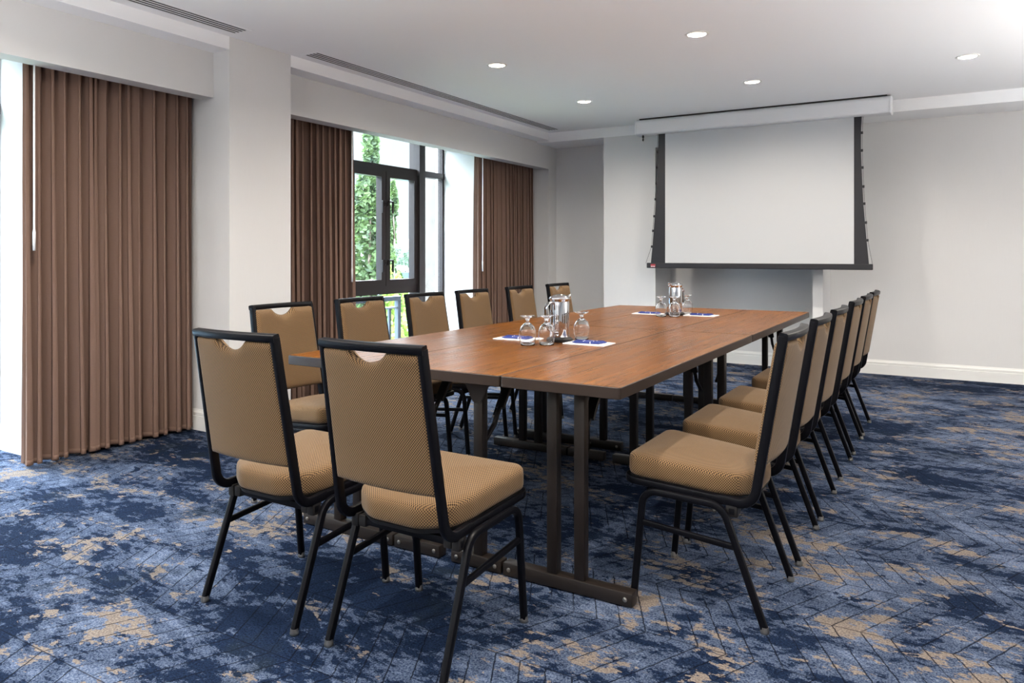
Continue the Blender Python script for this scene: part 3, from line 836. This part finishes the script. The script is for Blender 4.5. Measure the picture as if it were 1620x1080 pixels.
TLAB = {('left', 0): 'wood-topped folding table at the near left, its corner behind the two end chairs',
        ('middle', 0): 'near middle wood-topped folding table carrying the closer pitcher and glasses',
        ('right', 0): 'near right wood-topped folding table with its full front corner in view',
        ('left', 1): 'far left wood-topped folding table on the window side, screen end',
        ('middle', 1): 'far middle wood-topped folding table carrying the farther pitcher',
        ('right', 1): 'far right wood-topped folding table, screen end'}
for kd, xc, nm in tabs:
    for r_, yc in ((0, 2.214 + TL/2), (1, 4.048 + TL/2)):
        o = make_table(WM if kd == 'mid' else WS, kd, -1 if nm == 'left' else 1, ((0.118, 0.150), (0.100, 0.105))[r_])
        o.location = (xc, yc, 0)
        o['label'] = TLAB[(nm, r_)]; o['group'] = 'folding tables pushed together'

# ------------------------------------------------------------------ pitchers, goblets, notepads and pens
ZT = 0.7503
def make_pitcher():
    root = thing('pitcher', 'x', 'pitcher')
    bm = B(); lathe(bm, [(0, 0), (0.064, 0), (0.066, 0.004), (0.065, 0.014), (0.056, 0.020), (0, 0.020)], 40); obj('base', bm, M['rubber'], root, ang=40)
    bm = B(); lathe(bm, [(0.046, 0.019), (0.0475, 0.024), (0.0475, 0.19), (0.0455, 0.196), (0.046, 0.200), (0.0495, 0.203), (0.0505, 0.208), (0.048, 0.210), (0.044, 0.208), (0.043, 0.195), (0.043, 0.03), (0, 0.03)], 48)
    obj('body', bm, M['chrome'], root, ang=50)
    bm = B(); lathe(bm, [(0.050, 0.206), (0.053, 0.210), (0.052, 0.214), (0.044, 0.222), (0.028, 0.229), (0.010, 0.232), (0, 0.2325)], 40)
    lid = obj('lid', bm, M['chrome'], root, smooth=True)
    # pouring lip / thumb lever standing out at the lid's edge
    bm = B(); loft(bm, [[(0.042, -0.016, 0.210), (0.042, 0.016, 0.210), (0.042, 0.012, 0.222), (0.042, -0.012, 0.222)],
                        [(0.060, -0.013, 0.216), (0.060, 0.013, 0.216), (0.060, 0.010, 0.226), (0.060, -0.010, 0.226)],
                        [(0.074, -0.008, 0.226), (0.074, 0.008, 0.226), (0.074, 0.006, 0.233), (0.074, -0.006, 0.233)]])
    bmesh.ops.bevel(bm, geom=bm.edges[:], offset=0.0015, segments=2, affect='EDGES')
    obj('lever', bm, M['chrome'], lid, smooth=True)
    bm = B(); pth = fillet([(-0.044, 0, 0.196), (-0.090, 0, 0.190), (-0.086, 0, 0.070), (-0.046, 0, 0.052)], [0.035, 0.03], 10)
    sweep(bm, pth, rsec(0.024, 0.007, 0.003, 3), (0, 1, 0)); obj('handle', bm, M['chrome'], root, smooth=True)
    return root
pit = make_pitcher()
pit.location = (-1.668, 3.255, ZT); pit.rotation_euler = (0, 0, deg(68))
pit['label'] = 'polished steel water pitcher on the near middle table, handle to the left'; pit['group'] = 'steel water pitchers'
p2 = copy_tree(pit); p2.location = (-1.690, 5.095, ZT); p2.rotation_euler = (0, 0, deg(250))
p2['label'] = 'polished steel water pitcher on the far table below the screen'
def goblet_mesh():
    bm = B()
    # upside-down footed goblet: rim on the table, foot up
    outer = [(0.0335, 0.0), (0.0360, 0.012), (0.0395, 0.035), (0.0405, 0.050), (0.0385, 0.070), (0.0310, 0.088), (0.0190, 0.100), (0.0095, 0.106), (0.0075, 0.112), (0.0085, 0.120), (0.0150, 0.129), (0.0300, 0.1345), (0.0345, 0.1365), (0.0350, 0.1385), (0.0330, 0.1400), (0, 0.1405)]
    inner = [(0.0325, 0.0), (0.0345, 0.012), (0.0380, 0.035), (0.0390, 0.050), (0.0370, 0.068), (0.0295, 0.086), (0.0170, 0.097), (0.0060, 0.101), (0, 0.1015)]
    lathe(bm, inner[::-1] + outer, 36)
    return bm
gob = obj('goblet', goblet_mesh(), M['glass'], smooth=True)
GB = [(-1.728, 3.040, 'upside-down goblet left of the near pitcher, nearest the left notepad', 0),
      (-1.655, 3.095, 'upside-down goblet standing in front of the near pitcher', 0),
      (-1.610, 3.385, 'upside-down goblet behind and right of the near pitcher', 0),
      (-1.735, 4.925, 'upside-down goblet left of the far pitcher', 1),
      (-1.650, 4.955, 'upside-down goblet standing in front of the far pitcher', 1),
      (-1.650, 5.235, 'upside-down goblet behind and right of the far pitcher', 1)]
for i, (x_, y_, l_, s_) in enumerate(GB):
    o = gob if i == 0 else copy_tree(gob)
    o.location = (x_, y_, ZT); tag(o, l_, 'glass', ('goblets round the near pitcher', 'goblets round the far pitcher')[s_])
# pads: white sheets with a fan of blue pens
bm = B(); box(bm, -0.108, 0.108, -0.070, 0.070, 0, 0.004, 0.0006); pad = obj('notepad', bm, M['paper'])
PD = [(-1.498, 3.232, 0, 'white notepad with blue pens right of the near pitcher', 0),
      (-1.895, 3.235, 0, 'white notepad with blue pens left of the near pitcher', 0),
      (-1.515, 5.130, 0, 'white notepad with blue pens right of the far pitcher', 1),
      (-1.885, 5.095, 0, 'white notepad with blue pens left of the far pitcher', 1)]
for i, (x_, y_, a_, l_, s_) in enumerate(PD):
    o = pad if i == 0 else copy_tree(pad)
    o.location = (x_, y_, ZT); tag(o, l_, 'notepad', ('notepads on the near table', 'notepads on the far table')[s_])
def make_pen():
    root = thing('pen', 'x', 'pen')
    bm = B(); lathe(bm, [(0, 0), (0.0012, 0), (0.0045, 0.014), (0.0050, 0.018), (0.0050, 0.092), (0, 0.092)], 12)
    xf(bm, Matrix.Translation((-0.069, 0, 0.005)) @ Matrix.Rotation(pi/2, 4, 'Y')); obj('barrel', bm, M['blue'], root, ang=40)
    bm = B(); lathe(bm, [(0.0052, 0), (0.0054, 0.0005), (0.0054, 0.0035), (0.0052, 0.004)], 12)
    xf(bm, Matrix.Translation((0.023, 0, 0.005)) @ Matrix.Rotation(pi/2, 4, 'Y')); obj('ring', bm, M['white'], root, ang=40)
    bm = B(); lathe(bm, [(0, 0), (0.0052, 0), (0.0052, 0.040), (0.0030, 0.045), (0.0030, 0.050), (0, 0.050)], 12)
    xf(bm, Matrix.Translation((0.027, 0, 0.005)) @ Matrix.Rotation(pi/2, 4, 'Y')); obj('cap', bm, M['blue'], root, ang=40)
    bm = B(); box(bm, 0.030, 0.066, -0.0018, 0.0018, 0.0098, 0.0118, 0.0006); obj('clip', bm, M['blue'], root)
    return root
pen = make_pen(); first = True
for (px_, py_, _, l_, s_) in PD:
    where = l_.replace('white notepad with blue pens ', '')
    for k in range(5):
        o = pen if first else copy_tree(pen); first = False
        a_ = (-13 + 6.5*k) * (1 if k % 2 else -1) * 0.5
        o.location = (px_ + 0.004 * ((k*2) % 3 - 1), py_ - 0.034 + 0.0165*k, ZT + 0.0042)
        o.rotation_euler = (0, 0, deg(a_) + (pi if k % 2 else 0))
        o['label'] = 'blue plastic pen lying on the notepad ' + where; o['group'] = 'blue pens ' + where

# ------------------------------------------------------------------ outside the window
def leafmat(name, c0, c1):
    m = mat(name, c0, 0.6, spec=0.3); t = NT(m)
    t.base(t.ramp(t.noise(t.obj((1, 1, 1)), 2.5, 3), [(0.35, c0), (0.65, c1)]))
    tr = t.new('ShaderNodeBsdfTranslucent'); tr.inputs[0].default_value = (*[min(1, 1.5*v_) for v_ in c1], 1)
    ms = t.new('ShaderNodeMixShader'); ms.inputs[0].default_value = 0.35
    t.l.new(t.p.outputs[0], ms.inputs[1]); t.l.new(tr.outputs[0], ms.inputs[2]); t.l.new(ms.outputs[0], t.n['Material Output'].inputs[0])
    return m
M['leaf'] = leafmat('tree_leaves', srgb(36, 52, 38), srgb(72, 92, 52))
M['leaf2'] = leafmat('shrub_leaves', srgb(64, 88, 40), srgb(112, 134, 60))
M['leaf3'] = leafmat('distant_leaves', srgb(74, 92, 84), srgb(96, 112, 92))
M['bark'] = mat('bark', srgb(92, 82, 72), 0.9)
ZG = -7.0
def leaves(bm, r, cen, rad, n, size, taper=0.0):
    """leaf blades scattered through an ellipsoid (optionally pointed towards the top)"""
    for _ in range(n):
        while True:
            u = Vector((r.uniform(-1, 1), r.uniform(-1, 1), r.uniform(-1, 1)))
            if 0.25 < u.length < 1: break
        k = 1 - taper * (u.z * 0.5 + 0.5)
        p = Vector((cen[0] + u.x*rad[0]*k, cen[1] + u.y*rad[1]*k, cen[2] + u.z*rad[2]))
        a = Vector((r.gauss(0, 1), r.gauss(0, 1), r.gauss(0, 1))).normalized(); b = a.orthogonal().normalized()
        s = size * r.uniform(0.6, 1.3)
        vs = [bm.verts.new(p + d) for d in (a*s, b*s*0.55, -a*s*0.8, -b*s*0.55)]
        bm.faces.new(vs)
def tree(label, x, y, zbot, ztop, rx, seed, clumps, leafsz, m, n=170, trunk=0.14, cat='tree', zg=ZG):
    r = random.Random(seed)
    root = thing('tree' if cat == 'tree' else 'shrub', label, cat, (x, y, zg))
    bm = B(); hh = ztop - zg
    pts = [(0.05*sin(k_*1.3), 0.05*cos(k_*1.7), hh*0.94*k_/8) for k_ in range(9)]
    for i in range(8):
        ra, rb = trunk*(1-0.11*i), trunk*(1-0.11*(i+1))
        A = [(pts[i][0]+ra*cos(q*pi/4), pts[i][1]+ra*sin(q*pi/4), pts[i][2]) for q in range(8)]
        Bq = [(pts[i+1][0]+rb*cos(q*pi/4), pts[i+1][1]+rb*sin(q*pi/4), pts[i+1][2]) for q in range(8)]
        loft(bm, [A, Bq])
    obj('trunk', bm, M['bark'], root, smooth=True)
    bm = B(); h0 = zbot - zg
    for k_ in range(clumps):
        f = k_ / (clumps-1)
        w = rx * (0.55 + 1.1*f*(1-f)*1.6) * (1 - 0.55*max(0, f-0.45)/0.55)
        a_ = r.uniform(0, 2*pi); d = w * r.uniform(0.15, 0.75)
        leaves(bm, r, (d*cos(a_), d*sin(a_), h0 + (hh-h0)*f), (w*0.55, w*0.55, max(0.35, rx*0.75)), n, leafsz, 0.3)
    obj('foliage', bm, m, root)
    return root
tree('tall columnar green tree right outside the open window', -16.75, 18.75, -5.5, 4.9, 1.15, 5, 36, 0.12, M['leaf'], 300)
tree('slimmer columnar tree seen through the right casement', -18.79, 22.43, -5.5, 3.7, 0.55, 9, 30, 0.12, M['leaf'], 220)
tree('sunlit leafy shrub below the balcony railing', -9.2, 10.9, -3.2, 0.35, 1.0, 12, 16, 0.075, M['leaf2'], 240, 0.05, 'shrub')
tree('pale green shrub beyond the railing post', -10.9, 13.4, -3.2, 0.05, 0.55, 15, 14, 0.07, M['leaf2'], 150, 0.05, 'shrub')
# ground, harbour water, quay and far shore
M['ground'] = mat('garden_ground', srgb(84, 90, 70), 0.95)
bm = B(); box(bm, -26, -5.45, -20, 60, ZG - 1, ZG); struct('floor_garden', bm, M['ground'])
M['water'] = mat('harbour_water', srgb(84, 112, 130), 0.25, spec=0.5)
t = NT(M['water']); t.bump(t.noise(t.obj((1, 1, 1)), 0.6, 3), 0.6, 0.3)
bm = B(); box(bm, -330, -26, -60, 520, ZG - 2.5, ZG - 1.0)
tag(obj('harbour_water', bm, M['water']), 'pale blue harbour water seen through the window', 'water', kind='stuff')
M['hill'] = mat('far_hillside', srgb(150, 166, 156), 0.95)
M['quay'] = mat('quay_stone', srgb(50, 64, 80), 0.9)
F_ = Vector((-sin(cam.rotation_euler.z), cos(cam.rotation_euler.z), 0)); R_ = Vector((cos(cam.rotation_euler.z), sin(cam.rotation_euler.z), 0))
def far(px, d):   # a spot on the far shore, d metres out along the window's view
    q = F_*d + R_*(d*(px-810)/1168); return q.x, q.y
def far_box(px0, px1, d, z0, z1, deep, bm):
    a = Vector((*far(px0, d), 0)); b = Vector((*far(px1, d), 0)); n = (b-a).normalized(); n = Vector((-n.y, n.x, 0))*deep
    loft(bm, [[(p.x, p.y, z0) for p in (a, b, b+n, a+n)], [(p.x, p.y, z1) for p in (a, b, b+n, a+n)]]); return bm
D0 = 290
struct('wall_quay', far_box(300, 760, D0, ZG-0.98, ZG+1.3, 1.0, B()), M['quay'])
struct('floor_shore', far_box(300, 760, D0+1, ZG-0.98, ZG+1.28, 89, B()), M['hill'])
t = NT(M['hill']); t.base(t.ramp(t.noise(t.obj((1, 1, 1)), 0.10, 4), [(0.35, srgb(84, 102, 98)), (0.65, srgb(112, 126, 122))]))
bm = B(); rr = random.Random(4); top = []; 
cols = 40
for i in range(cols+1):
    px_ = 300 + 460*i/cols; hgt = 4 + 7*max(0, 1 - abs(px_-600)/160.0) + rr.uniform(-1, 1)*1.0
    row = []
    for j, (dd, hf) in enumerate(((D0+60, 0.0), (D0+90, 0.45), (D0+130, 0.8), (D0+190, 1.0), (D0+260, 0.9), (D0+400, 0.0))):
        x_, y_ = far(px_, dd); row.append(bm.verts.new((x_, y_, ZG + 0.8 + hgt*hf + (rr.uniform(-0.6, 0.6) if hf else 0))))
    top.append(row)
for a, b in zip(top, top[1:]):
    for j in range(5): bm.faces.new((a[j], b[j], b[j+1], a[j+1]))
h_ = obj('hillside', bm, M['hill'], smooth=True); h_['kind'] = 'structure'; h_.name = 'floor_hillside'
HT = [(618, 9, 2.3, 20), (629, 12, 2.6, 34), (640, 9, 2.3, 24), (650, 10, 2.3, 38), (667, 11, 2.6, 26), (600, 9, 2.5, 30), (634, 7, 1.6, 14)]
HL = ['behind the parked van, left', 'tallest of all', 'above the van', 'beside the heavy mullion', 'in the narrow right pane', 'behind the near tree', 'lowest, beside the van']
for i, (px_, hh, rw, dd) in enumerate(HT):
    x_, y_ = far(px_, D0 + dd); r = random.Random(40+i)
    root = thing('tree', 'hazy distant tree on the far shore, ' + HL[i], 'tree', (x_, y_, ZG + 1.28), 0, 'hazy trees on the far shore')
    bm = B(); lathe(bm, [(0, 0), (0.4, 0), (0.3, hh*0.6), (0, hh*0.7)], 8); obj('trunk', bm, M['bark'], root, smooth=True)
    bm = B()
    for k_ in range(7): leaves(bm, r, (r.uniform(-.4, .4)*rw, r.uniform(-.4, .4)*rw, hh*r.uniform(0.3, 0.8)), (rw*0.6, rw*0.6, hh*0.3), 200, 0.5)
    obj('foliage', bm, M['leaf3'], root)
M['hwall'] = mat('distant_house_wall', srgb(132, 134, 136), 0.9); M['hroof'] = mat('distant_house_roof', srgb(104, 90, 84), 0.9); M['hglass'] = mat('distant_house_glass', srgb(110, 126, 140), 0.3)
def house(px_, d, w, hh, z0, label):
    x_, y_ = far(px_, d); ang = cam.rotation_euler.z
    root = thing('house', label, 'house', (x_, y_, z0), ang)
    bm = B(); box(bm, -w/2, w/2, 0, w*0.7, -3, hh); obj('wall', bm, M['hwall'], root)
    bm = B(); loft(bm, [[(-w/2-.4, -.4, hh), (w/2+.4, -.4, hh), (w/2+.4, w*.7+.4, hh), (-w/2-.4, w*.7+.4, hh)], [(-w/2+1, w*.33, hh+w*.22), (w/2-1, w*.33, hh+w*.22), (w/2-1, w*.37, hh+w*.22), (-w/2+1, w*.37, hh+w*.22)]]); obj('roof', bm, M['hroof'], root)
    for k_ in range(3):
        bm = B(); xx = -w/2 + w*(k_+0.5)/3; box(bm, xx-.6, xx+.6, -0.06, 0.05, hh*0.35, hh*0.75); obj('window', bm, M['hglass'], root)
house(622, D0+66, 11, 5.5, ZG+5.5, 'pale distant house on the slope across the water, left one')
house(641, D0+85, 10, 5.0, ZG+9.0, 'pale distant house highest on the slope across the water')
house(655, D0+78, 9, 4.5, ZG+6.0, 'pale distant house beside the heavy window mullion')
house(668, D0+95, 9, 9.0, ZG+10.5, 'tall distant building seen through the narrow window pane')
M['car'] = mat('white_car_paint', (0.5, 0.5, 0.52), 0.3)
def car(px_, d, label, van=False):
    x_, y_ = far(px_, d); root = thing('van' if van else 'car', label, 'van' if van else 'car', (x_, y_, ZG+1.3), cam.rotation_euler.z)
    L = 5.6 if van else 4.3; h_ = 2.6 if van else 1.45
    bm = B()
    prof = [(-L/2, .3), (L/2, .3), (L/2, h_*.55), (L/2-.9, h_*.62), (L/2-1.5, h_), (-L/2+.3, h_), (-L/2, h_*.6)] if van else [(-L/2, .3), (L/2, .3), (L/2, .8), (L/2-1, .95), (L/2-1.7, h_), (-L/2+1.0, h_), (-L/2+.2, .95), (-L/2, .85)]
    pr = rpoly(prof, 0.12, 2); loft(bm, [[(a, -0.9, b) for a, b in pr], [(a, 0.9, b) for a, b in pr]]); obj('body', bm, M['car'], root)
    bm = B(); box(bm, -L*0.2, L*0.2, -0.92, -0.88, h_*0.66, h_*0.9); obj('window', bm, M['hglass'], root)
    for s in (-1, 1):
        bm = B(); lathe(bm, [(0, -0.95), (0.34, -0.95), (0.34, 0.95), (0, 0.95)], 16); xf(bm, Matrix.Translation((s*L*0.3, 0, 0.34)) @ Matrix.Rotation(pi/2, 4, 'X')); obj('wheel', bm, M['rubber'], root, ang=40)
car(635, D0+5, 'white van parked on the far quay, tallest of the parked vehicles', True)
car(613, D0+5, 'white car parked on the far quay left of the van')
car(664, D0+5, 'white car parked on the far quay, seen through the narrow window pane')
